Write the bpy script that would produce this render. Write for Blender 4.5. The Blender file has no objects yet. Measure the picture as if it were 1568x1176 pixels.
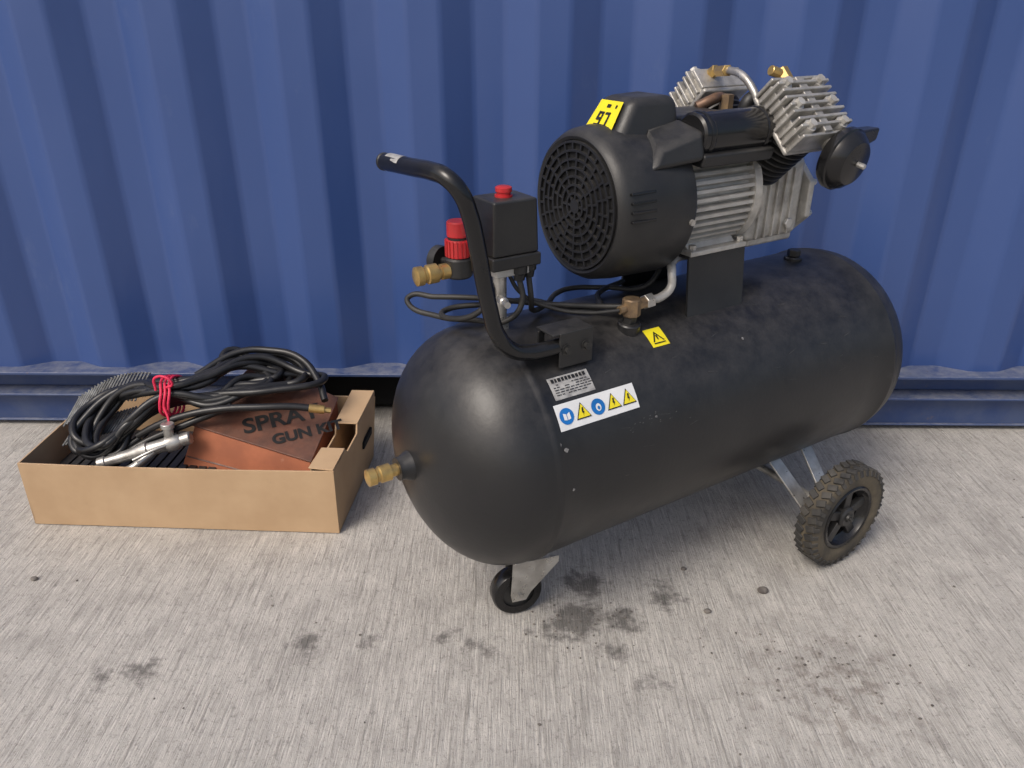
import bpy, bmesh, math, random
from mathutils import Vector, Matrix
random.seed(7)
S = bpy.context.scene
rad = math.radians

# ------------------------------------------------------------ materials
def mat(name, c1, c2=None, scale=8.0, rough=0.5, metal=0.0, bump=0.0, bscale=60.0, rvar=0.0,
        dust=None, dust_amt=0.0, scuff=None, scuff_amt=0.0, detail=4, stretch=(1,1,1), spec=None, bdist=.002, dscale=1.7):
    m = bpy.data.materials.new(name); m.use_nodes = True
    nt = m.node_tree; N = nt.nodes; L = nt.links
    b = N['Principled BSDF']
    b.inputs['Metallic'].default_value = metal
    b.inputs['Roughness'].default_value = rough
    if spec is not None: b.inputs['Specular IOR Level'].default_value = spec
    tc = N.new('ShaderNodeTexCoord'); mp = N.new('ShaderNodeMapping')
    mp.inputs['Scale'].default_value = stretch
    L.new(tc.outputs['Object'], mp.inputs['Vector'])
    def noise(s, d=detail, r=0.55):
        n = N.new('ShaderNodeTexNoise'); n.inputs['Scale'].default_value = s
        n.inputs['Detail'].default_value = d; n.inputs['Roughness'].default_value = r
        L.new(mp.outputs['Vector'], n.inputs['Vector']); return n
    def ramp(src, a, bb):
        r = N.new('ShaderNodeMapRange'); r.inputs['From Min'].default_value = a
        r.inputs['From Max'].default_value = bb; L.new(src, r.inputs['Value']); return r.outputs['Result']
    def mix(f, a, bb):
        x = N.new('ShaderNodeMix'); x.data_type = 'RGBA'
        if isinstance(f, float): x.inputs['Factor'].default_value = f
        else: L.new(f, x.inputs['Factor'])
        for i, v in ((6, a), (7, bb)):
            if isinstance(v, tuple): x.inputs[i].default_value = (*v, 1)
            else: L.new(v, x.inputs[i])
        return x.outputs[2]
    def mul(a, bb):
        x = N.new('ShaderNodeMath'); x.operation = 'MULTIPLY'
        for i, v in ((0, a), (1, bb)):
            if isinstance(v, float): x.inputs[i].default_value = v
            else: L.new(v, x.inputs[i])
        return x.outputs[0]
    if c2 is None: c2 = tuple(v * 0.8 for v in c1)
    n1 = noise(scale)
    col = mix(ramp(n1.outputs['Fac'], 0.35, 0.65), c1, c2)
    if dust:
        g = N.new('ShaderNodeNewGeometry'); sx = N.new('ShaderNodeSeparateXYZ')
        L.new(g.outputs['Normal'], sx.inputs[0])
        up = ramp(sx.outputs['Z'], 0.25, 1.0)
        n2 = noise(scale * dscale, 8, 0.76)
        f = mul(mul(up, ramp(n2.outputs['Fac'], 0.36, 0.68)), dust_amt)
        col = mix(f, col, dust)
    if scuff:
        n3 = noise(scale * 3.1, 8, 0.75)
        f = mul(ramp(n3.outputs['Fac'], 0.62, 0.70), scuff_amt)
        col = mix(f, col, scuff)
    L.new(col, b.inputs['Base Color'])
    if rvar:
        r = N.new('ShaderNodeMapRange')
        r.inputs['From Min'].default_value = 0.3; r.inputs['From Max'].default_value = 0.7
        r.inputs['To Min'].default_value = max(0.05, rough - rvar); r.inputs['To Max'].default_value = min(1, rough + rvar)
        n4 = noise(scale * 2.3, 3)
        L.new(n4.outputs['Fac'], r.inputs['Value']); L.new(r.outputs['Result'], b.inputs['Roughness'])
    if bump:
        n5 = noise(bscale, 3)
        bp = N.new('ShaderNodeBump'); bp.inputs['Strength'].default_value = bump
        bp.inputs['Distance'].default_value = bdist
        L.new(n5.outputs['Fac'], bp.inputs['Height']); L.new(bp.outputs['Normal'], b.inputs['Normal'])
    return m

M = {}
DUST = (0.17, 0.16, 0.148)
M['tank'] = mat('tank_paint', (0.012,0.012,0.013), (0.015,0.015,0.016), 5, 0.38, 0, 0.10, 130, 0.05, DUST, 0.30, (0.16,0.155,0.15), 0.10, dscale=4.5)
M['plastic'] = mat('black_plastic', (0.012,0.012,0.013), (0.018,0.018,0.018), 12, 0.42, 0, 0.12, 400, 0.07, DUST, 0.26, (0.15,0.14,0.13), 0.14)
M['gloss'] = mat('black_gloss', (0.008,0.008,0.009), None, 10, 0.22, 0, 0, 60, 0.06, DUST, 0.10)
M['rubber'] = mat('hose_rubber', (0.010,0.010,0.011), (0.016,0.016,0.017), 30, 0.36, 0, 0, 60, 0.08)
M['cable'] = mat('cable_rubber', (0.014,0.014,0.014), (0.035,0.033,0.03), 20, 0.55)
M['tyre'] = mat('tyre_rubber', (0.022,0.022,0.022), (0.050,0.046,0.040), 25, 0.75, 0, 0.3, 150, 0, DUST, 0.3)
M['tyreside'] = mat('tyre_sidewall', (0.030,0.027,0.023), (0.11,0.090,0.060), 16, 0.8, 0, 0.3, 150)
M['alu'] = mat('cast_aluminium', (0.53,0.515,0.48), (0.33,0.315,0.29), 34, 0.45, 0.5, 0.5, 250, 0.10, (0.20,0.17,0.13), 0.3, (0.16,0.14,0.12), 0.45)
M['alupaint'] = mat('painted_aluminium', (0.50,0.49,0.46), (0.38,0.365,0.34), 30, 0.45, 0.25, 0.3, 250, 0.1, (0.20,0.17,0.13), 0.3, (0.18,0.16,0.13), 0.35)
M['steel'] = mat('zinc_steel', (0.55,0.54,0.51), (0.36,0.345,0.32), 35, 0.36, 0.7, 0.1, 200, 0.12)
M['darksteel'] = mat('dark_steel', (0.07,0.068,0.065), (0.04,0.04,0.04), 30, 0.45, 0.6)
M['brass'] = mat('brass', (0.66,0.45,0.16), (0.45,0.30,0.12), 60, 0.32, 0.75)
M['bronze'] = mat('dull_brass', (0.32,0.22,0.12), (0.20,0.14,0.09), 60, 0.5, 0.6)
M['copper'] = mat('copper_pipe', (0.24,0.14,0.085), (0.14,0.09,0.065), 40, 0.5, 0.5)
M['red'] = mat('red_plastic', (0.50,0.02,0.025), (0.42,0.03,0.03), 40, 0.38)
M['pink'] = mat('pink_cord', (0.75,0.03,0.09), None, 80, 0.6)
M['yellow'] = mat('yellow_label', (0.82,0.70,0.02), (0.76,0.63,0.02), 20, 0.4)
M['white'] = mat('white_label', (0.74,0.75,0.75), (0.66,0.67,0.67), 25, 0.4)
M['silverlabel'] = mat('silver_label', (0.52,0.51,0.48), (0.28,0.27,0.26), 60, 0.4, 0.2)
M['blue'] = mat('blue_ink', (0.01,0.16,0.50), None, 20, 0.4)
M['ink'] = mat('black_ink', (0.012,0.012,0.012), None, 20, 0.5)
M['dark'] = mat('dark_void', (0.004,0.004,0.005), None, 10, 0.9)  # near-black; the shade inside openings and recesses is put into this colour
M['card'] = mat('cardboard', (0.50,0.345,0.205), (0.44,0.295,0.17), 9, 0.85, 0, 0.3, 25, 0, None, 0, (0.36,0.24,0.14), 0.3)
M['brown'] = mat('worn_brown_card', (0.155,0.062,0.038), (0.085,0.038,0.027), 22, 0.5, 0, 0.2, 120, 0.1, (0.26,0.16,0.11), 0.15, (0.32,0.19,0.14), 0.35)
M['orange'] = mat('orange_card', (0.40,0.135,0.065), (0.31,0.105,0.052), 18, 0.75, 0, 0, 60, 0, None, 0, (0.48,0.28,0.19), .3)
M['nails'] = mat('nail_metal', (0.36,0.36,0.34), (0.18,0.18,0.17), 60, 0.38, 0.6)
M['pebble'] = mat('pebble', (0.20,0.18,0.16), (0.08,0.07,0.065), 60, 0.9)

# ------------------------------------------------------------ mesh helpers
def obj(name, bm, m, parent=None, angle=35, bevel=0.0, segs=2):
    me = bpy.data.meshes.new(name)
    bmesh.ops.recalc_face_normals(bm, faces=bm.faces)
    bm.to_mesh(me); bm.free()
    for p in me.polygons: p.use_smooth = True
    me.set_sharp_from_angle(angle=rad(angle))
    o = bpy.data.objects.new(name, me); S.collection.objects.link(o)
    if m: me.materials.append(M[m] if isinstance(m, str) else m)
    if parent: o.parent = parent
    if bevel:
        md = o.modifiers.new('bevel', 'BEVEL'); md.width = bevel; md.segments = segs
        md.limit_method = 'ANGLE'; md.angle_limit = rad(40); md.harden_normals = True
    return o
def empty(name, loc=(0,0,0), rz=0):
    e = bpy.data.objects.new(name, None); S.collection.objects.link(e)
    e.location = loc; e.rotation_euler = (0,0,rad(rz)); return e
def abox(bm, c, s, mtx=None):
    mm = Matrix.Translation(c) @ Matrix.Diagonal((s[0], s[1], s[2], 1))
    if mtx: mm = mtx @ mm
    bmesh.ops.create_cube(bm, size=1, matrix=mm)
def box(name, c, s, m, parent=None, bevel=0.002, mtx=None, segs=2):
    bm = bmesh.new(); abox(bm, c, s, mtx); return obj(name, bm, m, parent, 35, bevel, segs)
def frame(o, zdir, xhint=(1,0,0)):
    z = Vector(zdir).normalized(); x = Vector(xhint); x = (x - z * x.dot(z))
    if x.length < 1e-4: x = Vector((0,1,0)) - z * z.y
    x.normalize(); y = z.cross(x)
    return Matrix(((x.x,y.x,z.x,o[0]),(x.y,y.y,z.y,o[1]),(x.z,y.z,z.z,o[2]),(0,0,0,1)))
def alathe(bm, prof, mtx, seg=48, cap=True):
    rings = []
    for h, r in prof:
        if r < 1e-6: rings.append([bm.verts.new(mtx @ Vector((0,0,h)))])
        else: rings.append([bm.verts.new(mtx @ Vector((r*math.cos(2*math.pi*i/seg), r*math.sin(2*math.pi*i/seg), h))) for i in range(seg)])
    pairs = list(zip(rings, rings[1:]))
    if not cap: pairs.append((rings[-1], rings[0]))
    for a, b in pairs:
        for i in range(seg):
            j = (i+1) % seg
            if len(a) == 1 and len(b) == 1: continue
            if len(a) == 1: bm.faces.new((a[0], b[i], b[j]))
            elif len(b) == 1: bm.faces.new((a[i], a[j], b[0]))
            else: bm.faces.new((a[i], a[j], b[j], b[i]))
    if cap:
        if len(rings[0]) > 1: bm.faces.new(rings[0])
        if len(rings[-1]) > 1: bm.faces.new(rings[-1])
def lathe(name, prof, o, zdir, m, parent=None, seg=48, angle=35, cap=True):
    bm = bmesh.new(); alathe(bm, prof, frame(o, zdir), seg, cap); return obj(name, bm, m, parent, angle)
def acyl(bm, p1, p2, r, seg=20, ch=0.0):
    d = Vector(p2) - Vector(p1); l = d.length
    pr = [(0,r),(l,r)] if not ch else [(0,r-ch),(ch,r),(l-ch,r),(l,r-ch)]
    alathe(bm, pr, frame(p1, d), seg)
def cyl(name, p1, p2, r, m, parent=None, seg=24, ch=0.0):
    bm = bmesh.new(); acyl(bm, p1, p2, r, seg, ch); return obj(name, bm, m, parent)
def tube(name, pts, r, m, parent=None, cyclic=False, res=10):
    cu = bpy.data.curves.new(name, 'CURVE'); cu.dimensions = '3D'; cu.bevel_depth = r
    cu.bevel_resolution = 4; cu.resolution_u = res; cu.use_fill_caps = True
    sp = cu.splines.new('BEZIER'); sp.bezier_points.add(len(pts)-1)
    for b, p in zip(sp.bezier_points, pts):
        b.co = p; b.handle_left_type = b.handle_right_type = 'AUTO'
    sp.use_cyclic_u = cyclic
    o = bpy.data.objects.new(name, cu); S.collection.objects.link(o)
    cu.materials.append(M[m]); o.parent = parent; return o
def hexa(name, v, m, parent, bevel=0.002, segs=2):
    bm = bmesh.new(); V = [bm.verts.new(p) for p in v]
    for f in ((0,1,2,3),(4,5,6,7),(0,1,5,4),(1,2,6,5),(2,3,7,6),(3,0,4,7)):
        bm.faces.new([V[i] for i in f])
    return obj(name, bm, m, parent, 35, bevel, segs)

# ------------------------------------------------------------ ground
def ground_mat():
    m = bpy.data.materials.new('brushed_concrete'); m.use_nodes = True
    nt = m.node_tree; N = nt.nodes; L = nt.links; b = N['Principled BSDF']
    tc = N.new('ShaderNodeTexCoord')
    def noise(s, d=5, r=0.55, st=(1,1,1), rot=0, loc=(0,0,0)):
        mp = N.new('ShaderNodeMapping'); mp.inputs['Scale'].default_value = st
        mp.inputs['Rotation'].default_value = (0,0,rot); mp.inputs['Location'].default_value = loc
        L.new(tc.outputs['Object'], mp.inputs['Vector'])
        n = N.new('ShaderNodeTexNoise'); n.inputs['Scale'].default_value = s
        n.inputs['Detail'].default_value = d; n.inputs['Roughness'].default_value = r
        L.new(mp.outputs['Vector'], n.inputs['Vector']); return n.outputs['Fac']
    def rng(v, a, bb, c=0.0, d=1.0):
        r = N.new('ShaderNodeMapRange')
        for k, x in (('From Min',a),('From Max',bb),('To Min',c),('To Max',d)): r.inputs[k].default_value = x
        L.new(v, r.inputs['Value']); return r.outputs['Result']
    def mth(op, a, bb):
        x = N.new('ShaderNodeMath'); x.operation = op
        for i, v in ((0,a),(1,bb)):
            if isinstance(v, (float,int)): x.inputs[i].default_value = v
            else: L.new(v, x.inputs[i])
        return x.outputs[0]
    def mix(f, a, bb):
        x = N.new('ShaderNodeMix'); x.data_type = 'RGBA'
        L.new(f, x.inputs['Factor'])
        for i, v in ((6,a),(7,bb)):
            if isinstance(v, tuple): x.inputs[i].default_value = (*v,1)
            else: L.new(v, x.inputs[i])
        return x.outputs[2]
    big = noise(1.6, 4, 0.6); mid = noise(14, 7, 0.7); fine = noise(230, 2, 0.6)
    br = noise(1.0, 4, 0.75, (110, 6, 1), rad(6)); br2 = noise(1.0, 3, 0.7, (300, 16, 1), rad(3))
    grit = noise(95, 5, .75, (1,.8,1), 0, (5,2,0))
    col = mix(rng(big, .35, .65), (0.46,0.435,0.40), (0.375,0.357,0.33))
    col = mix(mth('MULTIPLY', rng(mid, .48, .72), 0.5), col, (0.24,0.225,0.205))
    col = mix(mth('MULTIPLY', rng(mid, .50, .28), 0.35), col, (0.58,0.55,0.50))
    col = mix(mth('MULTIPLY', rng(br, .50, .66), 0.58), col, (0.19,0.177,0.16))
    col = mix(mth('MULTIPLY', rng(br2, .50, .33), 0.55), col, (0.66,0.63,0.58))
    col = mix(mth('MULTIPLY', rng(grit, .55, .68), 0.6), col, (0.14,0.128,0.115))
    col = mix(mth('MULTIPLY', rng(fine, .60, .72), 0.5), col, (0.08,0.072,0.066))
    stn = noise(30, 8, 0.72)
    spots = [(0.14,1.167,.055,1.1),(0.115,1.075,.07,1.2),(0.20,1.075,.05,1.05),(0.29,1.14,.055,.9),(-.36,1.013,.05,.85),
             (0.18,1.0,.045,.8),(-.62,.95,.05,.8),(-.68,.93,.04,.7),(-.25,1.02,.04,.7),(-.05,1.0,.05,.75),(-.12,1.03,.04,.7),(.23,.93,.05,.6),(.06,1.04,.05,.8)]
    tot = None
    for (x,y,r,a) in spots:
        d = N.new('ShaderNodeVectorMath'); d.operation = 'DISTANCE'
        L.new(tc.outputs['Object'], d.inputs[0]); d.inputs[1].default_value = (x,y,0)
        v = rng(d.outputs['Value'], r*1.3, 0, 0, a)
        tot = v if tot is None else mth('MAXIMUM', tot, v)
    st = mth('ADD', tot, mth('MULTIPLY', mth('SUBTRACT', stn, 0.5), 2.6))
    sf = mth('MULTIPLY', rng(st, 0.38, 0.85), rng(tot, 0.0, 0.3))
    col = mix(mth('MULTIPLY', sf, 0.75), col, (0.065,0.060,0.056))
    d = N.new('ShaderNodeVectorMath'); d.operation = 'DISTANCE'
    L.new(tc.outputs['Object'], d.inputs[0]); d.inputs[1].default_value = (.535,.93,0)
    dv = rng(d.outputs['Value'], .20, .02)
    df = mth('MULTIPLY', dv, rng(stn, .48, .60))
    col = mix(mth('MULTIPLY', df, .65), col, (0.12,0.09,0.068))
    st2 = noise(3.3, 8, 0.7, (1,1,1), 0, (3,7,0))
    col = mix(mth('MULTIPLY', rng(st2, .55, .74), 0.5), col, (0.19,0.178,0.165))
    L.new(col, b.inputs['Base Color'])
    b.inputs['Roughness'].default_value = 0.85
    h = mth('ADD', mth('MULTIPLY', br, 0.8), mth('ADD', mth('MULTIPLY', br2, 0.5), mth('MULTIPLY', grit, 0.5)))
    bp = N.new('ShaderNodeBump'); bp.inputs['Strength'].default_value = 0.9; bp.inputs['Distance'].default_value = 0.004
    L.new(h, bp.inputs['Height']); L.new(bp.outputs['Normal'], b.inputs['Normal'])
    return m
bm = bmesh.new(); bmesh.ops.create_grid(bm, x_segments=1, y_segments=1, size=60)
obj('concrete_ground', bm, ground_mat())

bm = bmesh.new()
for i in range(190):
    if i < 70: x, y = random.gauss(.53,.10), random.gauss(.94,.06)
    elif i < 130: x, y = random.gauss(.125,.045), random.gauss(1.06,.03)
    else: x, y = random.uniform(-1.2,1.3), random.uniform(.6,1.7)
    r = random.uniform(.0009,.0026)
    bmesh.ops.create_icosphere(bm, subdivisions=1, radius=r, matrix=Matrix.Translation((x,y,r*.5)) @ Matrix.Diagonal((random.uniform(.7,1.5),1,.7,1)))
for (x,y,r) in ((.478,1.145,.009),(.36,1.09,.006),(-.93,1.18,.006),(.34,1.21,.005)):
    bmesh.ops.create_icosphere(bm, subdivisions=2, radius=r, matrix=Matrix.Translation((x,y,r*.5)) @ Matrix.Diagonal((1.2,.9,.8,1)))
for v in bm.verts: v.co += Vector((random.uniform(-.0005,.0005), random.uniform(-.0005,.0005), random.uniform(-.0005,.0005)))
obj('pebbles', bm, 'pebble')

# ------------------------------------------------------------ container
M['cont'] = mat('container_paint', (0.036,0.074,0.220), (0.043,0.083,0.236), 2.2, 0.34, 0, 0.6, 6, 0.06,
               None, 0, (0.11,0.15,0.28), 0.2, stretch=(1,1,.45), bdist=.005)
M['cont2'] = mat('container_rail_paint', (0.024,0.050,0.15), (0.050,0.075,0.16), 14, 0.5, 0, 0.3, 60, 0.1, (0.30,0.30,0.30), 0.6, (0.15,0.10,0.07), 0.6)
C = empty('shipping_container', (0,1.775,0), -0.7)
P = .278; prof = [(0,0),(.072,0),(.140,.036),(.210,.036)]
pts = []
x = -3.05 + .045
while x < 3.0:
    for a, d in prof: pts.append((x+a, d))
    x += P
bm = bmesh.new(); rows = [.170, .6, 1.1, 1.7, 2.45]
grid = [[bm.verts.new((px, d+.012, z)) for (px,d) in pts] for z in rows]
for a, b2 in zip(grid, grid[1:]):
    for i in range(len(pts)-1): bm.faces.new((a[i],a[i+1],b2[i+1],b2[i]))
o = obj('corrugated_side', bm, 'cont', C, 60, .009, 3)
o.modifiers['bevel'].angle_limit = rad(15)
X0, X1 = -3.05, pts[-1][0]+.01
def seg(name, y, z, dy, dz, m='cont2', gaps=((-.56,-.27),(1.75,2.1)), bev=.003):
    bm = bmesh.new(); x = X0
    for g0, g1 in list(gaps)+[(X1,X1)]:
        if g0 > x: abox(bm, ((x+g0)/2, y, z), (g0-x, dy, dz))
        x = g1
    return obj(name, bm, m, C, 35, bev)
seg('rail_top_flange', .020, .166, .085, .009, gaps=(), m='cont2')
seg('rail_web', .040, .134, .012, .054)
seg('rail_lower_flange', .014, .103, .060, .007)
seg('rail_skirt', .022, .057, .010, .084)
seg('rail_foot', .03, .016, .04, .006)
box('floor_frame', ((X0+X1)/2, 1.25, .085), (X1-X0-.02, 2.3, .13), 'dark', C)  # solid block; the shade in the fork pockets is painted as its near-black colour
box('top_rail', ((X0+X1)/2, .03, 2.50), (X1-X0, .06, .10), 'cont', C, .004)
box('roof', ((X0+X1)/2, 1.22, 2.545), (X1-X0, 2.4, .02), 'cont', C)
box('back_side', ((X0+X1)/2, 2.42, 1.31), (X1-X0, .03, 2.28), 'cont', C)
for i, xx in enumerate((X0-.03, X1+.03)):
    box('corner_post_%d' % (i+1), (xx, .06, 1.29), (.12, .14, 2.5), 'cont', C, .006)
    box('end_wall_%d' % (i+1), (xx, 1.25, 1.31), (.04, 2.2, 2.3), 'cont', C)
    box('corner_casting_%d' % (i+1), (xx, .06, .065), (.17, .17, .12), 'cont2', C, .008)

# ------------------------------------------------------------ air compressor
A = empty('air_compressor', (-.043, 1.124, 0), 32.1)
R = .206; ZC = .34; LT = .823
def dome(depth, n=14):
    return [(depth*math.cos(i/n*math.pi/2), R*math.sin(i/n*math.pi/2)**0.90 if i else 0) for i in range(n+1)]
prof = [(-h, r) for h, r in dome(.143)]
prof += [(.004, R+.0005), (.008, R+.0028), (.014, R+.0028), (.018, R+.0005)]
prof += [(x/10*LT, R) for x in range(1, 10)]
prof += [(LT-.018, R+.0005), (LT-.014, R+.0028), (LT-.008, R+.0028), (LT-.004, R+.0005)]
prof += [(LT+h, r) for h, r in reversed(dome(.105))]
lathe('tank', prof, (0,0,ZC), (1,0,0), 'tank', A, 128, 50)

def onT(x, arc, off=.001):
    th = arc / R
    return (x, -(R+off)*math.sin(th), ZC+(R+off)*math.cos(th))
def patch(name, cx, ca, w, h, m, off=.0009, rot=0, n=10):
    bm = bmesh.new(); g = []
    for j in range(n+1):
        row = []
        for i in range(n+1):
            u = (i/n-.5)*w; v = (j/n-.5)*h
            row.append(bm.verts.new(onT(cx+u*math.cos(rot)-v*math.sin(rot), ca+u*math.sin(rot)+v*math.cos(rot), off)))
        g.append(row)
    for j in range(n):
        for i in range(n): bm.faces.new((g[j][i],g[j][i+1],g[j+1][i+1],g[j+1][i]))
    return obj(name, bm, m, A)
def decal(bm, pts, off): bm.faces.new([bm.verts.new(onT(a, b, off)) for a, b in pts])
LC, LA, LW, LH = .098, .198, .150, .040
patch('warning_label', LC, LA, LW, LH, 'white')
by, bb, bk, bw = bmesh.new(), bmesh.new(), bmesh.new(), bmesh.new()
for k, kind in enumerate('CTCTT'):
    cx = LC - LW/2 + .0165 + k*.0292
    if kind == 'C':
        decal(bb, [(cx+.0125*math.cos(t*math.pi/12), LA+.0125*math.sin(t*math.pi/12)) for t in range(24)], .0018)
        if k == 0:
            for s in (-1,1): decal(bw, [(cx+s*.0006,LA-.003),(cx+s*.006,LA-.005),(cx+s*.006,LA+.005),(cx+s*.0006,LA+.006)], .0024)
        else:
            decal(bw, [(cx+.005*math.cos(t*math.pi/6), LA+.001+.006*math.sin(t*math.pi/6)) for t in range(12)], .0024)
            decal(bb, [(cx+.0025*math.cos(t*math.pi/6), LA+.002+.003*math.sin(t*math.pi/6)) for t in range(12)], .0028)
    else:
        for bmx, s, o in ((bk,.0145,.0018),(by,.0120,.0024)):
            decal(bmx, [(cx, LA-s), (cx+s*.95, LA+s*.72), (cx-s*.95, LA+s*.72)], o)
        decal(bk, [(cx-.0008,LA-.006),(cx+.0022,LA-.006),(cx+.0006,LA+.0),(cx+.0024,LA+.0),(cx-.0012,LA+.0065),(cx-.0002,LA+.0015),(cx-.0022,LA+.0015)], .003)
obj('label_triangles', by, 'yellow', A); obj('label_circles', bb, 'blue', A)
obj('label_black', bk, 'ink', A); obj('label_figures', bw, 'white', A)
patch('rating_plate', .068, .154, .074, .036, 'silverlabel')
bm = bmesh.new()
for r in range(6):
    x = .036
    while x < .098:
        w = random.uniform(.003,.009)
        if r == 0: w = random.uniform(.003,.006)
        hh = .006 if r == 0 else .0013
        yy = .139 + (0 if r == 0 else .0055+r*.0040)
        if r == 0 or random.random() < .8: decal(bm, [(x,yy),(x+w,yy),(x+w,yy+hh),(x,yy+hh)], .0018)
        x += w+.0018
obj('rating_text', bm, 'ink', A)
patch('yellow_sticker', .262, .115, .036, .036, 'yellow')
bm = bmesh.new(); decal(bm, [(.262,.104),(.274,.124),(.271,.124),(.262,.109),(.253,.124),(.250,.124)], .0018)
decal(bm, [(.250,.126),(.274,.126),(.274,.128),(.250,.128)], .0018); decal(bm, [(.260,.112),(.264,.112),(.263,.121),(.261,.121)], .0018)
obj('sticker_print', bm, 'ink', A)
bm = bmesh.new()
for (x,a,s) in ((.013,.235,.0045),(.012,.28,.0035),(.03,.31,.0025),(.2,.24,.0025),(.43,.16,.0025),(.012,.2,.002),(.024,.245,.004)):
    decal(bm, [(x+s*random.uniform(.7,1.3)*math.cos(t), a+s*random.uniform(.6,1.2)*math.sin(t)) for t in [k*math.pi/5 for k in range(10)]], .0014)
obj('paint_chips', bm, mat('chips', (0.28,0.27,0.26), (0.10,0.10,0.10), 90, .6), A)
bm = bmesh.new()
for k in range(34):
    x = random.uniform(.1,.75); a = random.uniform(.08,.33); l = random.uniform(.003,.026); w = random.uniform(.0003,.0007)
    qq = random.uniform(-.3,.3)
    decal(bm, [(x,a),(x+l,a+l*qq),(x+l,a+l*qq+w),(x,a+w)], .0012)
for k in range(20):
    x = random.gauss(.2,.03); a = random.gauss(.245,.006); decal(bm, [(x,a),(x+.003,a-.001),(x+.0035,a+.0004),(x+.001,a+.0006)], .0012)
obj('scuffs', bm, mat('scuff', (0.11,0.107,0.105), (0.04,0.04,0.04), 90, .7), A)

lathe('end_boss', [(0,.026),(.012,.024),(.022,.019),(.03,.019),(.03,0)], (-.134,0,ZC+.004), (-1,0,0), 'tank', A, 32)
lathe('outlet_coupler', [(0,.010),(.012,.010),(.013,.014),(.030,.014),(.032,.0115),(.036,.0115),(.038,.014),(.050,.014),(.052,.009),(.052,0)], (-.164,0,ZC+.004), (-1,0,0), 'brass', A, 24)

# caster
cz = .047; cx, cy = .030, -.046
CA = (-.25,-1,0)
lathe('caster_tyre', [(-.015,.030),(-.015,.044),(-.010,cz),(.010,cz),(.015,.044),(.015,.030)], (cx,cy,cz), CA, 'gloss', A, 40, cap=False)
lathe('caster_hub', [(-.017,0),(-.017,.010),(-.012,.012),(-.011,.031),(.011,.031),(.012,.012),(.017,.010),(.017,0)], (cx,cy,cz), CA, 'plastic', A, 32)
FM = frame((cx,cy,cz), CA, (1,0,0))
bm = bmesh.new()
up = FM.inverted().to_3x3() @ Vector((0,0,1)); rt = FM.inverted().to_3x3() @ Vector((1,-.25,0)).normalized()
for s in (-1,1):
    f = [up*b2 + rt*a for (a,b2) in ((-.013,-.012),(.013,-.012),(.022,.004),(.075,.060),(.075,.074),(-.012,.074),(-.016,.004))]
    lo = [bm.verts.new(FM @ (p + Vector((0,0,s*.019)))) for p in f]; hi = [bm.verts.new(FM @ (p + Vector((0,0,s*.0215)))) for p in f]
    bm.faces.new(lo); bm.faces.new(hi)
    for i in range(len(lo)): j=(i+1)%len(lo); bm.faces.new((lo[i],lo[j],hi[j],hi[i]))
obj('caster_fork', bm, 'steel', A, 35, .0008, 1)
cyl('caster_axle', FM @ Vector((0,0,-.026)), FM @ Vector((0,0,.026)), .007, 'steel', A, 6)
box('caster_plate', (.060,-.03,.125), (.095,.085,.006), 'steel', A)
cyl('caster_swivel', (.055,-.035,.110), (.055,-.035,.124), .026, 'steel', A)
box('caster_mount', (.065,0,.136), (.09,.11,.020), 'tank', A)

# wheels
def wheel(pref, cx, cy, sgn):
    rw = .109
    o = (cx, cy, rw); ax = (0, sgn, 0)
    lathe(pref+'_tyre', [(-.018,.068),(-.022,.078),(-.0235,.092),(-.019,.102),(0,.1045),(.019,.102),(.0235,.092),(.022,.078),(.018,.068)], o, ax, 'tyreside', A, 64, cap=False)
    F = frame(o, ax); bm = bmesh.new()
    n = 36
    for i in range(n):
        t = 2*math.pi*i/n
        for s in (-1,1):
            tt = t + (math.pi/n if s > 0 else 0)
            abox(bm, (0,0,0), (.006,.0125,.018), F @ Matrix.Rotation(tt,4,'Z') @ Matrix.Translation((.1045,0,s*.0112)) @ Matrix.Rotation(s*.45,4,'X'))
            abox(bm, (0,0,0), (.012,.009,.003), F @ Matrix.Rotation(tt,4,'Z') @ Matrix.Translation((.0985,0,s*.0215)) @ Matrix.Rotation(s*.5,4,'Y'))
    obj(pref+'_tread', bm, 'tyre', A, 35, .001, 1)
    lathe(pref+'_rim', [(-.018,.050),(-.019,.069),(.019,.069),(.0215,.066),(.020,.061),(.008,.056),(.004,.050),(-.018,.048)], o, ax, 'gloss', A, 48, cap=False)
    lathe(pref+'_disc', [(-.010,.053),(-.009,.053),(-.009,0)], o, ax, 'dark', A, 32)
    bm = bmesh.new()
    for i in range(5): abox(bm, (.036,0,.006), (.046,.019,.013), F @ Matrix.Rotation(2*math.pi*i/5+.3,4,'Z'))
    obj(pref+'_spokes', bm, 'plastic', A, 35, .002)
    lathe(pref+'_hub', [(-.02,.020),(.016,.021),(.020,.017),(.020,.009),(.024,.008),(.024,0)], o, ax, 'plastic', A, 24)
    cyl(pref+'_axle_end', (cx,cy+sgn*.022,rw), (cx,cy+sgn*.029,rw), .004, 'darksteel', A, 12, .001)
wheel('near_wheel', .648, -.260, -1)
wheel('far_wheel', .648, .260, 1)
cyl('wheel_axle', (.648,-.25,.109), (.648,.25,.109), .008, 'steel', A, 12)
for s in (-1,1):
    for k, dx in enumerate((-.048,.048)):
        bm = bmesh.new()
        p1 = Vector((.638+dx*1.05, s*.120, .195)); p2 = Vector((.645+dx*.6, s*.226, .094))
        abox(bm, (0,0,0), (.030,.004,(p2-p1).length), frame((p1+p2)/2, p2-p1, (1,0,0)))
        obj('leg_%s%d' % ('near' if s<0 else 'far', k+1), bm, 'steel', A, 35, .001)
    box('leg_foot_%s' % ('near' if s<0 else 'far'), (.646, s*.230, .108), (.08,.004,.035), 'steel', A, .001)

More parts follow.
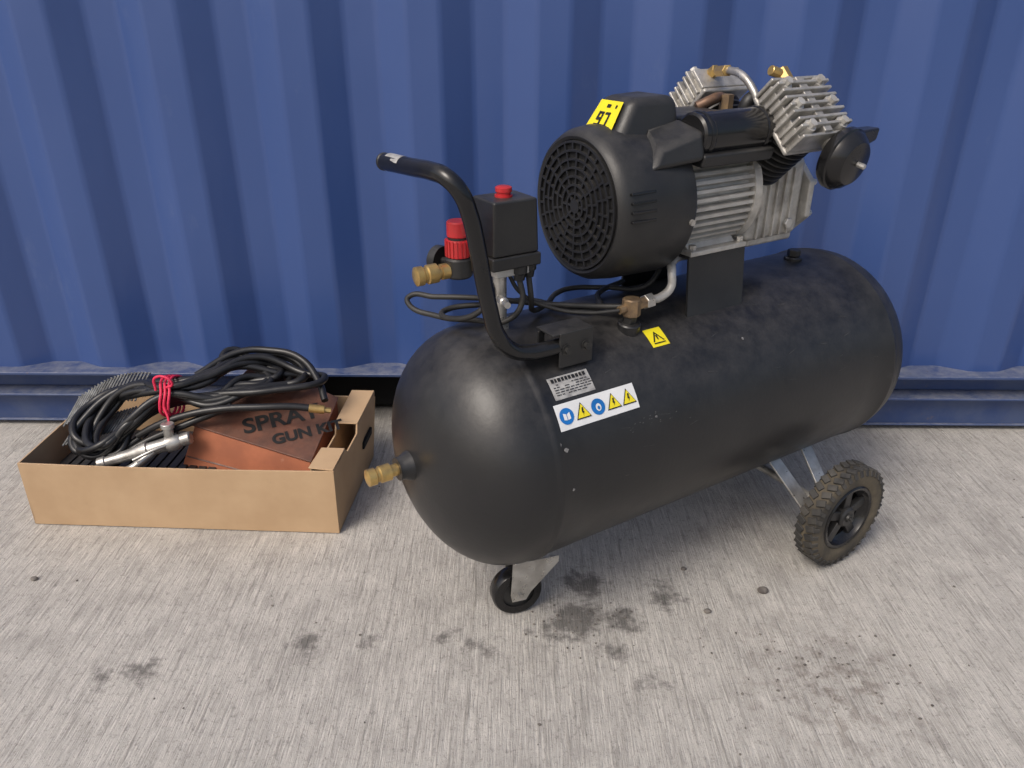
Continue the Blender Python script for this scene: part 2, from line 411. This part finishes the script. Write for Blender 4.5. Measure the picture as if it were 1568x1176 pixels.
# handle
HP = [(.065,-.112,.545),(.04,-.112,.545),(.010,-.110,.546),(-.018,-.108,.556),(-.040,-.105,.585),(-.051,-.103,.625),(-.058,-.1,.665),(-.067,-.1,.715),(-.077,-.1,.758),(-.090,-.098,.790),(-.101,-.085,.806),(-.107,-.055,.810),(-.110,-.01,.808),(-.114,.078,.803)]
tube('handle_tube', HP, .0122, 'gloss', A, res=14)
cyl('handle_end_cap', (-.1140,.078,.803), (-.1143,.085,.8026), .0128, 'plastic', A, 24, .002)
bm = bmesh.new()
g = [[bm.verts.new((-.1113-.005*(y-.02) + (-.0127)*math.sin(rad(a)), y, .8066-.045*(y-.01)+.0127*math.cos(rad(a)))) for a in range(-30,80,10)] for y in (.020,.066)]
for i in range(len(g[0])-1): bm.faces.new((g[0][i],g[0][i+1],g[1][i+1],g[1][i]))
obj('handle_label', bm, 'silverlabel', A)
HB = -.030
box('handle_bracket_plate', (.118+HB,-.122,.541), (.062,.004,.056), 'plastic', A, .0015)
box('handle_bracket_top', (.112+HB,-.100,.567), (.074,.044,.004), 'plastic', A, .0015)
box('handle_bracket_tab', (.064+HB*.5,-.085,.548), (.012,.004,.032), 'plastic', A, .0015)
box('handle_bracket_web', (.148+HB,-.100,.541), (.004,.042,.052), 'plastic', A, .0015)
bm = bmesh.new()
for x in (.100+HB,.136+HB):
    acyl(bm, (x,-.124,.542), (x,-.131,.542), .0065, 6); acyl(bm, (x,-.124,.542), (x,-.1255,.542), .009, 20)
obj('handle_bolts', bm, 'darksteel', A)

# pressure switch and regulator
PX = .038
bm = bmesh.new()
tp = [(-.040,-.034),(.040,-.034),(.040,.034),(-.040,.034)]
v0 = [bm.verts.new((PX+a, b2, .669)) for a,b2 in tp]; v1 = [bm.verts.new((PX+a*.94, b2*.94, .751)) for a,b2 in tp]
bm.faces.new(v0); bm.faces.new(v1)
for i in range(4): j=(i+1)%4; bm.faces.new((v0[i],v0[j],v1[j],v1[i]))
obj('switch_cover', bm, 'plastic', A, 35, .004, 3)
box('switch_base', (PX,0,.659), (.086,.073,.020), 'plastic', A, .003)
box('switch_foot', (PX,0,.643), (.06,.05,.018), 'alupaint', A, .003)
lathe('switch_button', [(0,.0135),(.003,.0135),(.003,.0105),(.007,.0105),(.008,.0125),(.014,.0125),(.0155,.010),(.0155,0)], (PX-.002,0,.7505), (0,0,1), 'red', A, 24)
for k,(dx,dy) in enumerate(((.012,-.022),(.034,-.014))):
    lathe('cable_gland_%d'%(k+1), [(0,.0125),(.012,.0125),(.014,.010),(.024,.0085),(.024,0)], (PX+dx,dy,.650), (0,0,-1), 'plastic', A, 12)
cyl('switch_riser', (PX-.01,0,.54), (PX-.01,0,.64), .011, 'steel', A, 20)
cyl('riser_nut', (PX-.01,0,.543), (PX-.01,0,.560), .016, 'steel', A, 6)
lathe('relief_valve', [(0,.007),(.02,.007),(.022,.005),(.04,.005),(.04,0)], (PX-.02,-.02,.60), (-.3,-1,.1), 'steel', A, 16)
RX = -.036; RY = .012
cyl('regulator_body', (RX,RY,.637), (RX,RY,.668), .021, 'plastic', A, 24, .003)
cyl('regulator_link', (RX,RY,.652), (PX-.02,0,.652), .011, 'brass', A, 16)
bm = bmesh.new(); acyl(bm, (RX,RY,.668),(RX,RY,.695), .0185, 32, .002)
for i in range(20): abox(bm, (.0185,0,.682), (.003,.003,.024), Matrix.Translation((RX,RY,0)) @ Matrix.Rotation(2*math.pi*i/20,4,'Z'))
acyl(bm, (RX,RY,.698),(RX,RY,.722), .0165, 32, .002); obj('regulator_knob', bm, 'red', A)
cyl('regulator_knob_ring', (RX,RY,.6945), (RX,RY,.6985), .0155, 'plastic', A, 24)
GO = Vector((RX-.006,RY+.02,.655)); GD = Vector((-.35,1,0)).normalized()
lathe('gauge', [(0,.006),(.012,.006),(.012,.022),(.026,.022),(.028,.020),(.028,0)], GO, GD, 'plastic', A, 32)
lathe('gauge_face', [(0,.0185),(.0006,.0185),(.0006,0)], GO+GD*.0284, GD, 'white', A, 24)
lathe('regulator_coupler', [(0,.012),(.012,.012),(.013,.010),(.018,.010),(.019,.0145),(.034,.0145),(.036,.012),(.040,.012),(.042,.0145),(.052,.0145),(.054,.010),(.054,0)], (RX-.018,RY,.649), (-1,0.05,-.03), 'brass', A, 24)

# cables
tube('switch_cable', [(.050,-.022,.63),(.05,-.03,.59),(.03,-.02,.563),(0,.03,.553),(-.035,.10,.545),(-.060,.15,.555),(-.055,.16,.563),(-.02,.13,.566),(.04,.07,.57),(.12,.0,.566),(.20,-.05,.562),(.225,-.075,.565)], .0046, 'cable', A)
tube('motor_cable', [(.072,-.014,.63),(.074,-.02,.59),(.09,.0,.562),(.14,.03,.555),(.18,.06,.556),(.22,.07,.555),(.27,.04,.556),(.33,.0,.56),(.37,.0,.60)], .0046, 'cable', A)
tube('power_cable', [(.03,.01,.64),(.0,.0,.585),(-.03,.06,.552),(-.02,.10,.55),(.06,.07,.557),(.12,.05,.557),(.16,-.02,.553),(.20,-.03,.553),(.24,.02,.556),(.32,.05,.556)], .0048, 'cable', A)

# check valve
cyl('valve_boss', (.225,-.080,.518), (.225,-.083,.540), .019, 'tank', A, 24, .002)
cyl('valve_stem', (.225,-.081,.538), (.225,-.085,.556), .012, 'darksteel', A, 6)
cyl('check_valve', (.225,-.085,.552), (.225,-.085,.582), .0155, 'bronze', A, 8, .002)
cyl('valve_side', (.225,-.085,.568), (.262,-.085,.570), .010, 'bronze', A, 6, .001)
cyl('valve_nut', (.252,-.085,.570), (.268,-.085,.571), .0125, 'steel', A, 6, .001)
cyl('valve_side_port', (.225,-.085,.568), (.200,-.085,.566), .007, 'bronze', A, 10)
tube('delivery_pipe', [(.265,-.085,.571),(.290,-.085,.573),(.308,-.085,.586),(.312,-.08,.608),(.330,-.06,.618),(.42,-.03,.612),(.50,.0,.61)], .0072, 'alupaint', A)
tube('unload_pipe', [(.20,-.085,.566),(.16,-.06,.562),(.11,-.03,.57),(.06,-.01,.60),(.04,0,.64)], .0032, 'cable', A)

# motor bracket
BX0, BX1 = .348, .480
bm = bmesh.new()
sec = [(-.106,.500),(-.090,.524),(-.080,.628),(.080,.628),(.090,.524),(.106,.500)]
a = [bm.verts.new((BX0,y,z)) for y,z in sec]; b2 = [bm.verts.new((BX1,y,z)) for y,z in sec]
a2 = [bm.verts.new((BX0,y*.95,z-.004)) for y,z in sec]; b3 = [bm.verts.new((BX1,y*.95,z-.004)) for y,z in sec]
for i in range(5):
    bm.faces.new((a[i],a[i+1],b2[i+1],b2[i])); bm.faces.new((a2[i],a2[i+1],b3[i+1],b3[i]))
    bm.faces.new((a[i],a[i+1],a2[i+1],a2[i])); bm.faces.new((b2[i],b2[i+1],b3[i+1],b3[i]))
obj('motor_bracket', bm, 'plastic', A, 30)
box('motor_foot_plate', ((BX0+BX1)/2-.002,0,.6335), (.130,.170,.009), 'alu', A, .002)
hexa('motor_foot', [(.352,-.072,.638),(.462,-.072,.638),(.462,.072,.638),(.352,.072,.638),(.345,-.052,.668),(.452,-.052,.668),(.452,.052,.668),(.345,.052,.668)], 'alupaint', A)
for k,x in enumerate((.36,.47)): cyl('foot_bolt_%d'%(k+1), (x,-.074,.638), (x,-.074,.646), .006, 'steel', A, 6)

# motor
MZ = .720
lathe('fan_cover', [(.0,.099),(-.004,.101),(-.006,.106),(-.003,.111),(.010,.118),(.04,.122),(.132,.124),(.137,.122),(.137,.09)], (.174,0,MZ), (1,0,0), 'plastic', A, 96, 40)
lathe('grille_recess', [(.0005,.0985),(.001,.0985),(.001,0)], (.1722,0,MZ), (-1,0,0), 'dark', A, 64)  # flat near-black disc; the shade behind the grille bars is painted on
bm = bmesh.new()
GG = frame((.1695,0,MZ), (1,0,0))
def aring(bm, r, w, z0, z1, seg=80):
    rs = [[bm.verts.new(GG @ Vector((qq*math.cos(2*math.pi*i/seg), qq*math.sin(2*math.pi*i/seg), z))) for i in range(seg)] for qq,z in ((r-w,z0),(r+w,z0),(r+w,z1),(r-w,z1))]
    for k in range(4):
        a, b2 = rs[k], rs[(k+1)%4]
        for i in range(seg): j=(i+1)%seg; bm.faces.new((a[i],a[j],b2[j],b2[i]))
for r in (.020,.033,.046,.059,.072,.085,.098): aring(bm, r, .0018, -.003, .003)
alathe(bm, [(-.003,0),(-.003,.011),(.003,.011),(.003,0)], GG, 24)
for r0,r1,n,ph in ((.011,.033,8,0),(.033,.059,14,.5),(.059,.085,20,0),(.085,.098,28,.5)):
    for i in range(n):
        abox(bm, ((r0+r1)/2,0,0), (r1-r0,.0036,.0052), GG @ Matrix.Rotation(2*math.pi*(i+ph)/n,4,'Z'))
obj('fan_grille', bm, 'plastic', A)
hexa('cover_hump', [(.184,-.056,.795),(.322,-.076,.79),(.322,.068,.79),(.184,.056,.795),(.240,-.040,.880),(.318,-.052,.882),(.318,.042,.882),(.240,.034,.880)], 'plastic', A, .014, 4)
HF0 = [Vector((.196,-.040,.8140)),Vector((.196,.034,.8140)),Vector((.236,.026,.8735)),Vector((.236,-.030,.8735))]
nn = (HF0[1]-HF0[0]).cross(HF0[3]-HF0[0]).normalized()
if nn.z < 0: nn = -nn
def hp(u,v,o):
    a = HF0[0].lerp(HF0[1],u); b2 = HF0[3].lerp(HF0[2],u); return a.lerp(b2,v)+nn*o
def hquad(bm,u0,u1,v0,v1,o): bm.faces.new([bm.verts.new(hp(*p,o)) for p in ((u0,v0),(u1,v0),(u1,v1),(u0,v1))])
bm = bmesh.new(); hquad(bm,.05,.98,.08,.97,.0040); obj('noise_label', bm, 'yellow', A)
bm = bmesh.new()
def seg7(bm,u,v,w,h,on):
    t=.06
    S7={'a':(u,u+w,v+h-t,v+h),'g':(u,u+w,v+h/2-t/2,v+h/2+t/2),'d':(u,u+w,v,v+t),'f':(u+w-t,u+w,v+h/2,v+h),'b':(u,u+t,v+h/2,v+h),'e':(u+w-t,u+w,v,v+h/2),'c':(u,u+t,v,v+h/2)}
    for k,c in enumerate(on): hquad(bm,*S7[c],.0047+.0002*k)
# the sticker is read from the front: left digit lies on the +y side
seg7(bm,.56,.36,.19,.34,'abcdfg'); seg7(bm,.32,.36,.19,.34,'abc')
for (u0,u1,v0,v1) in ((.15,.25,.18,.26),(.30,.38,.18,.26),(.62,.8,.20,.23),(.2,.26,.80,.88),(.45,.60,.80,.88)): hquad(bm,u0,u1,v0,v1,.0048)
obj('noise_label_print', bm, 'ink', A)
bm = bmesh.new()
for k in range(4):
    mm = Matrix.Translation((0,0,MZ)) @ Matrix.Rotation(rad(72+k*6.5),4,'X')
    abox(bm, (.206,0,.1205), (.046,.004,.006), mm)
obj('cover_slots', bm, 'gloss', A, 35, .001)
bm = bmesh.new()
for th in (98, 40, -60):
    mm = Matrix.Translation((0,0,MZ)) @ Matrix.Rotation(rad(th),4,'X')
    acyl(bm, mm @ Vector((.302,0,.121)), mm @ Vector((.302,0,.128)), .005, 10)
obj('cover_screws', bm, 'steel', A)
bm = bmesh.new(); prof2 = []
nf = 44
for i in range(nf):
    for f,r in ((0,.086),(.36,.086),(.44,.098),(.84,.098)):
        t = 2*math.pi*(i+f)/nf; prof2.append((r*math.cos(t), r*math.sin(t)))
a = [bm.verts.new((.300,y,MZ+z)) for y,z in prof2]; b2 = [bm.verts.new((.470,y,MZ+z)) for y,z in prof2]
for i in range(len(a)): j=(i+1)%len(a); bm.faces.new((a[i],a[j],b2[j],b2[i]))
bm.faces.new(a); bm.faces.new(b2)
obj('stator_fins', bm, 'alupaint', A, 20)
lathe('stator_flange', [(0,.100),(.014,.102),(.018,.096),(.034,.080),(.034,0)], (.466,0,MZ), (1,0,0), 'alu', A, 48)
# capacitor and terminal box
bm = bmesh.new(); CF = frame((.318,-.086,.826), (1,0,0))
alathe(bm, [(0,.030),(.003,.034),(.154,.034),(.159,.030)], CF, 40)
alathe(bm, [(.012,.0345),(.014,.0358),(.020,.0358),(.022,.0345)], CF, 40)
alathe(bm, [(.134,.0345),(.136,.0358),(.142,.0358),(.144,.0345)], CF, 40)
obj('capacitor_case', bm, 'gloss', A)
hexa('capacitor_cradle', [(.318,-.116,.780),(.474,-.116,.780),(.474,-.03,.79),(.318,-.03,.79),(.318,-.122,.800),(.474,-.122,.800),(.474,-.03,.825),(.318,-.03,.825)], 'plastic', A, .005)
hexa('capacitor_lug', [(.225,-.108,.782),(.322,-.122,.792),(.322,-.05,.80),(.225,-.07,.78),(.250,-.094,.812),(.322,-.114,.838),(.322,-.05,.850),(.26,-.05,.840)], 'plastic', A, .010, 4)
box('terminal_box', (.385,.005,.832), (.13,.10,.035), 'plastic', A, .006)
# crankcase
bm = bmesh.new(); abox(bm, (.565,0,.695), (.14,.128,.140)); obj('crankcase', bm, 'alu', A, 35, .014, 3)
bm = bmesh.new()
for k in range(5): abox(bm, (.52+k*.02,0,.690), (.004,.138,.118))
obj('crankcase_ribs', bm, 'alu', A, 35, .0015)
bm = bmesh.new()
alathe(bm, [(0,.082),(.012,.084),(.014,.080),(.016,.068),(.032,.062),(.036,.052),(.036,0)], frame((.634,0,.69),(1,0,0)) @ Matrix.Rotation(rad(22.5),4,'Z'), 8)
obj('crankcase_cover', bm, 'alu', A, 35, .003)
bm = bmesh.new()
for i in range(8):
    t = 2*math.pi*(i+.5)/8; acyl(bm, (.647,.073*math.cos(t),.69+.073*math.sin(t)), (.657,.073*math.cos(t),.69+.073*math.sin(t)), .006, 6)
obj('crankcase_bolts', bm, 'steel', A)
box('crankcase_sump', (.575,0,.627), (.12,.105,.03), 'alu', A, .006)
cyl('drain_plug', (.60,-.064,.65), (.60,-.071,.65), .010, 'steel', A, 6, .001)
lathe('adaptor_ring', [(0,.074),(.02,.078),(.02,0)], (.498,0,.71), (1,0,0), 'alu', A, 40)

# V cylinders
VZ = .723
def vcyl(pref, sx, sg):
    o = Vector((0, sg*.7071, .7071)); t = Vector((0, sg*.7071, -.7071))
    F = Matrix(((1,t.x,o.x,sx),(0,t.y,o.y,0),(0,t.z,o.z,VZ),(0,0,0,1)))
    bm = bmesh.new(); alathe(bm, [(.03,.038),(.150,.038)], F, 32)
    for i in range(8):
        h = .060+i*.0115
        alathe(bm, [(h,.051),(h+.0008,.053),(h+.0038,.053),(h+.0046,.051)], F, 36)
    obj(pref+'_barrel', bm, 'plastic', A)
    bm = bmesh.new(); abox(bm, (0,0,.155), (.114,.112,.009), F); obj(pref+'_valve_plate', bm, 'alu', A, 35, .004)
    bm = bmesh.new(); abox(bm, (0,0,.174), (.104,.100,.030), F)
    n = 9
    for i in range(n):
        tt = -.053 + i*.106/(n-1); hh = .048 if 0 < i < n-1 else .040
        abox(bm, (0,tt,.160+hh/2), (.120 if i%2 else .114,.0052,hh), F)
    abox(bm, (0,0,.190), (.018,.104,.028), F)
    obj(pref+'_head', bm, 'alu', A, 35, .0016)
    bm = bmesh.new()
    for a in (-.038,.038):
        for b3 in (-.040,0,.040):
            acyl(bm, F @ Vector((a,b3,.175)), F @ Vector((a,b3,.205)), .0105, 16)
            acyl(bm, F @ Vector((a,b3,.205)), F @ Vector((a,b3,.213)), .0072, 6)
    obj(pref+'_bolts', bm, 'alupaint', A)
    return F
F1 = vcyl('front_cylinder', .520, -1)
F2 = vcyl('rear_cylinder', .552, 1)
cyl('front_fitting', F1 @ Vector((-.01,-.050,.19)), F1 @ Vector((-.01,-.078,.19)), .010, 'brass', A, 6, .001)
cyl('front_elbow', F1 @ Vector((-.01,-.070,.188)), F1 @ Vector((-.035,-.078,.19)), .008, 'brass', A, 10, .001)
cyl('rear_fitting', F2 @ Vector((-.02,-.045,.19)), F2 @ Vector((-.02,-.070,.185)), .010, 'brass', A, 6, .001)
cyl('rear_nut', (.525,.070,.901), (.505,.030,.905), .010, 'brass', A, 6, .001)
tube('cross_pipe', [(.515,.055,.902),(.505,.02,.905),(.500,-.01,.899),(.500,-.035,.880),(.502,-.050,.858),(.505,-.06,.84)], .0065, 'steel', A)
tube('copper_pipe', [(.53,.05,.855),(.49,.03,.863),(.46,.02,.860),(.44,.03,.85)], .0085, 'copper', A)
tube('breather_hose', [(.50,-.02,.80),(.495,-.025,.84),(.505,-.03,.865),(.53,-.025,.85)], .012, 'plastic', A)
box('intake_manifold', (.53,0,.80), (.07,.07,.08), 'darksteel', A, .01)
cyl('manifold_bolt', (.50,.02,.84), (.50,.02,.868), .012, 'bronze', A, 6)
# air filter
AF = Vector((.558,-.178,.788))
cyl('filter_neck', F1 @ Vector((.03,.05,.18)), AF, .018, 'alu', A, 16)
lathe('air_filter', [(0,.030),(.004,.045),(.012,.050),(.022,.050),(.024,.047),(.032,.044),(.042,.034),(.045,.017),(.045,0)], AF+Vector((0,.010,0)), (0.05,-1,-.22), 'gloss', A, 48)
cyl('filter_screw', AF+Vector((.002,-.034,-.008)), AF+Vector((.0025,-.048,-.011)), .0045, 'steel', A, 8, .001)
hexa('filter_intake', [(.59,-.19,.795),(.640,-.185,.806),(.640,-.160,.806),(.59,-.150,.79),(.59,-.19,.825),(.645,-.185,.826),(.645,-.160,.826),(.59,-.150,.825)], 'gloss', A, .004)
cyl('tank_plug_base', (.72,0,.543), (.72,0,.552), .018, 'tank', A, 24, .002)
cyl('tank_plug', (.72,0,.552), (.72,0,.566), .013, 'plastic', A, 6, .002)

# ------------------------------------------------------------ cardboard tray
T = empty('cardboard_box', (-.6965, 1.342, 0), -2.9)
W, D, H, tk = .664, .312, .158, .004
box('floor', (0,D/2,.004), (W-.01,D-.01,.004), 'card', T, 0)
def wallp(name, pts, th=(0,0,0), m='card'):
    bm = bmesh.new(); a = [bm.verts.new(p) for p in pts]; b2 = [bm.verts.new(Vector(p)+Vector(th)) for p in pts]
    bm.faces.new(a); bm.faces.new(b2)
    for i in range(len(a)): j=(i+1)%len(a); bm.faces.new((a[i],a[j],b2[j],b2[i]))
    return obj(name, bm, m, T, 35, .0008, 1)
h2 = W/2; e = .022
wallp('front_wall', [(-h2,0,.002),(h2,0,.002),(h2+.004,-.004,H),(h2*.3,-.007,H-.002),(-h2*.4,-.008,H-.001),(-h2+.012,-.008,H+.002)], (0,tk,0))
wallp('back_wall', [(-h2,D,.002),(h2+.006,D,.002),(h2+e,D+.004,H+.01),(-h2+.004,D+.004,H+.006)], (0,-tk,0))
wallp('left_wall', [(-h2,0,.002),(-h2,D,.002),(-h2+.004,D+.004,H+.006),(-h2+.010,-.008,H+.002)], (tk,0,0))
wallp('right_wall', [(h2,0.001,.002),(h2+.006,D,.002),(h2+e,D+.002,H+.024),(h2+.6*e,D*.55,H+.012),(h2+.6*e,D*.52,H-.006),(h2+.4*e,D*.30,H-.010),(h2+.35*e,D*.26,H+.002),(h2+.004,-.004,H)], (-tk,0,0))
wallp('right_inner_wall', [(h2-.046,.012,.010),(h2-.040,D-.01,.010),(h2-.028,D-.01,H+.022),(h2-.034,D*.55,H+.010),(h2-.034,D*.52,H-.008),(h2-.038,D*.30,H-.012),(h2-.040,D*.26,H),(h2-.046,.012,H-.002)], (-tk,0,0))
wallp('right_top_fold_a', [(h2-.050,.004,H+.0005),(h2+.003,-.003,H+.0005),(h2+.3*e,D*.26,H+.0025),(h2-.044,D*.26,H+.0025)], (0,0,.003))
wallp('right_top_fold_b', [(h2-.038,D*.55,H+.0125),(h2+.6*e,D*.55,H+.0125),(h2+e,D,H+.0245),(h2-.032,D,H+.0245)], (0,0,.003))
hexa('right_hand_hole', [(h2+.006,D*.66,.085),(h2+.0140,D*.66,.085),(h2+.0170,D*.88,.088),(h2+.008,D*.88,.088),(h2+.006,D*.66,.104),(h2+.0160,D*.66,.104),(h2+.0190,D*.88,.108),(h2+.008,D*.88,.108)], 'dark', T, .002)  # solid block, no real opening; its near-black colour paints the shade of a cut-out
bm = bmesh.new()
for i in range(16): abox(bm, (-.29+i*.022, .13, .100), (.017,.22,.006))
abox(bm, (-.125,.13,.093), (.37,.235,.010))
o = obj('rubber_mat', bm, 'plastic', None, 35, .001); o.location = (-.6965,1.342,0); o.rotation_euler = (0,0,rad(-2.9))

# printed carton
B = empty('printed_carton')
q = [Vector(v) for v in ((-.69,1.46,.185),(-.429,1.400,.130),(-.400,1.57,.195),(-.600,1.65,.250))]
tn = (q[1]-q[0]).cross(q[3]-q[0]).normalized()
if tn.z < 0: tn = -tn
q[2].z = q[0].z - ((q[2].x-q[0].x)*tn.x + (q[2].y-q[0].y)*tn.y)/tn.z
low = [(-.735,1.43,.07),(-.44,1.375,.03),(-.405,1.57,.03),(-.64,1.65,.06)]
hexa('carton_body', low+[tuple(v) for v in q], 'orange', B, .003)
bm = bmesh.new()
c = sum(q, Vector())/4
lid = [c+(v-c)*1.02 for v in q]
a = [bm.verts.new(v+tn*.003) for v in lid]; b2 = [bm.verts.new(v+tn*.007) for v in lid]
bm.faces.new(a); bm.faces.new(b2)
for i in range(4): j=(i+1)%4; bm.faces.new((a[i],a[j],b2[j],b2[i]))
obj('carton_lid', bm, 'brown', B, 35, .0015)
bm = bmesh.new()
p0 = Vector(low[0]).lerp(q[0],.45); p1 = Vector(low[1]).lerp(q[1],.45)
fn = (Vector(low[1])-Vector(low[0])).cross(q[0]-Vector(low[0])).normalized()
if fn.y > 0: fn = -fn
abox(bm, (0,0,0), (.003,.003,(p1-p0).length*.97), frame((p0+p1)/2+fn*.0005, p1-p0))
obj('carton_seam', bm, 'brown', B)
def text(body, size, origin, xd, n, parent, m):
    cu = bpy.data.curves.new('print_'+body, 'FONT'); cu.body = body; cu.size = size; cu.offset = .0015
    cu.materials.append(M[m]); o = bpy.data.objects.new('print_'+body.lower().replace(' ','_'), cu); S.collection.objects.link(o)
    o.parent = parent; o.matrix_local = frame(origin, n, xd); return o
xd = (q[1]-q[0]).normalized()*.60 + (q[3]-q[0]).normalized()*.55
text('SPRAY', .058, q[0].lerp(q[1],.40) + (q[3]-q[0])*.07 + tn*.0085, xd, tn, B, 'ink')
text('GUN KIT', .038, q[0].lerp(q[1],.66) + (q[3]-q[0])*.05 + tn*.0085, xd, tn, B, 'ink')

# hose
Hs = empty('air_hose')
Tp = Vector((-.735,1.490,.243))
for k in range(10):
    j = lambda s: random.uniform(-s,s)
    sp = (k-4.5)
    ext = random.uniform(.60,1.06); el = random.uniform(.66,.98)
    pts = [Tp+Vector((0,.0035*sp,.012+.004*abs(sp))),
           Tp+Vector((.07,.040+j(.020),.03+j(.010))),
           Tp+Vector((.15*ext,.105+j(.03),.040+j(.014))),
           Tp+Vector((.25*ext,.115+j(.03),.022+j(.012))),
           Tp+Vector((.30*ext,.07+j(.035),.010+j(.010))),
           Tp+Vector((.20*ext,.02+j(.03),.012+j(.012))),
           Tp+Vector((.09,-.014+j(.014),-.002+j(.008))),
           Tp+Vector((0,-.012+.0035*sp,-.004*sp)),
           Tp+Vector((-.08,-.050+j(.018),-.04+j(.014))),
           Tp+Vector((-.150*el,-.085+j(.022),-.080+j(.022))),
           Tp+Vector((-.215*el,-.050+j(.03),-.075+j(.022))),
           Tp+Vector((-.20*el,.02+j(.03),-.035+j(.016))),
           Tp+Vector((-.10,.030+j(.02),.002+j(.010)))]
    tube('coil_%d'%(k+1), pts, .0080, 'rubber', Hs, True)
tube('loose_end', [(-.80,1.43,.18),(-.75,1.435,.205),(-.70,1.44,.222),(-.62,1.445,.236),(-.53,1.45,.238),(-.47,1.46,.234),(-.435,1.465,.228)], .0078, 'rubber', Hs)
tube('tail_end', [(-.70,1.54,.27),(-.62,1.60,.30),(-.55,1.61,.30),(-.48,1.59,.29),(-.43,1.54,.255),(-.41,1.50,.228)], .0078, 'rubber', Hs)
tube('low_end', [(-.60,1.46,.235),(-.70,1.44,.20),(-.80,1.42,.16),(-.86,1.385,.125),(-.89,1.38,.118),(-.87,1.40,.13),(-.80,1.44,.17)], .0078, 'rubber', Hs)
cyl('brass_ferrule', (-.437,1.465,.228), (-.405,1.470,.221), .0095, 'brass', Hs, 12, .001)
cyl('brass_tip', (-.405,1.470,.221), (-.392,1.472,.218), .006, 'brass', Hs, 6)
for k in range(3):
    dx = (k-1)*.009
    ring = [Tp+Vector((dx+.004*math.sin(3*t), .045*math.cos(t)-.004, .042*math.sin(t)+.004)) for t in [i*math.pi/5 for i in range(10)]]
    tube('tie_cord_%d'%(k+1), ring, .0030, 'pink', Hs, True)
tube('tie_end_1', [Tp+Vector((0,-.03,.035)),Tp+Vector((.02,-.035,.050)),Tp+Vector((-.015,-.03,.060)),Tp+Vector((-.02,-.03,.03))], .0028, 'pink', Hs)
tube('tie_end_2', [Tp+Vector((0,-.050,.0)),Tp+Vector((.008,-.060,-.03)),Tp+Vector((.0,-.065,-.055))], .0028, 'pink', Hs)

# spray gun
G = empty('spray_gun')
ga, gb = Vector((-.700,1.415,.178)), Vector((-.875,1.380,.138))
gd = (gb-ga).normalized()
lathe('barrel', [(0,.012),(.012,.018),(.03,.019),(.032,.015),(.07,.014),(.072,.018),(.09,.017),(.10,.013),(.16,.0105),(.162,.013),(.176,.013),(.178,0)], ga, gd, 'steel', G, 24)
tube('grip', [ga+gd*.05, ga+gd*.06+Vector((-.01,-.015,-.012)), ga+gd*.10+Vector((0,-.028,-.02)), ga+gd*.14+Vector((0,-.030,-.022))], .009, 'steel', G)
tube('trigger', [ga+gd*.02+Vector((0,-.012,.004)), ga+gd*.05+Vector((0,-.026,.006)), ga+gd*.09+Vector((0,-.033,0))], .0035, 'steel', G)
cyl('nozzle', ga-gd*.02, ga+gd*.003, .014, 'steel', G, 16, .003)
cyl('cup_port', ga+gd*.025, ga+gd*.025+Vector((0,.004,.035)), .010, 'steel', G, 16, .001)
cyl('adjuster', ga+gd*.025+Vector((0,.004,.035)), ga+gd*.025+Vector((0,.005,.045)), .014, 'steel', G, 12, .001)

# strips of collated nails
bm = bmesh.new()
for i in range(22):
    t = i/21; c0 = Vector((-.985+.125*t, 1.520+.085*t, .190+.030*math.sin(t*2.4)))
    p, r_ = c0+Vector((-.008,-.030,-.022)), c0+Vector((.008,.030,.020))
    acyl(bm, p, r_, .0022, 8); acyl(bm, r_, r_+Vector((.0006,.0015,.001)), .0040, 8)
for i in range(20):
    t = i/19; c0 = Vector((-.975+.11*t, 1.480+.05*t, .160+.014*t))
    acyl(bm, c0+Vector((-.008,-.026,-.02)), c0+Vector((.008,.026,.010)), .0022, 8)
abox(bm, (-.92,1.562,.205), (.125,.003,.003), Matrix.Identity(4))
obj('nail_strip', bm, 'nails')

# ------------------------------------------------------------ camera, light
cam = bpy.data.cameras.new('camera'); co = bpy.data.objects.new('camera', cam); S.collection.objects.link(co)
co.location = (0,0,1.0); co.rotation_euler = (rad(90-26),0,0)
cam.sensor_width = 36; cam.lens = 27.05; cam.clip_start = .05; cam.clip_end = 300
S.camera = co
EL, AZ = 50, 222
w = bpy.data.worlds.new('World'); S.world = w; w.use_nodes = True
nt = w.node_tree; bg = nt.nodes['Background']; sk = nt.nodes.new('ShaderNodeTexSky')
sk.sky_type = 'NISHITA'; sk.sun_disc = False; sk.sun_elevation = rad(EL); sk.sun_rotation = rad(AZ)
sk.dust_density = 5; sk.air_density = 1.0; sk.ozone_density = .5
nt.links.new(sk.outputs[0], bg.inputs[0]); bg.inputs[1].default_value = .15
su = bpy.data.lights.new('sun', 'SUN'); so = bpy.data.objects.new('sun', su); S.collection.objects.link(so)
su.energy = 1.5; su.angle = rad(24); su.color = (1,.97,.92)
d = Vector((math.sin(rad(AZ))*math.cos(rad(EL)), math.cos(rad(AZ))*math.cos(rad(EL)), math.sin(rad(EL))))
so.rotation_euler = d.to_track_quat('Z','Y').to_euler()
S.view_settings.view_transform = 'Standard'; S.view_settings.look = 'None'; S.view_settings.exposure = 0
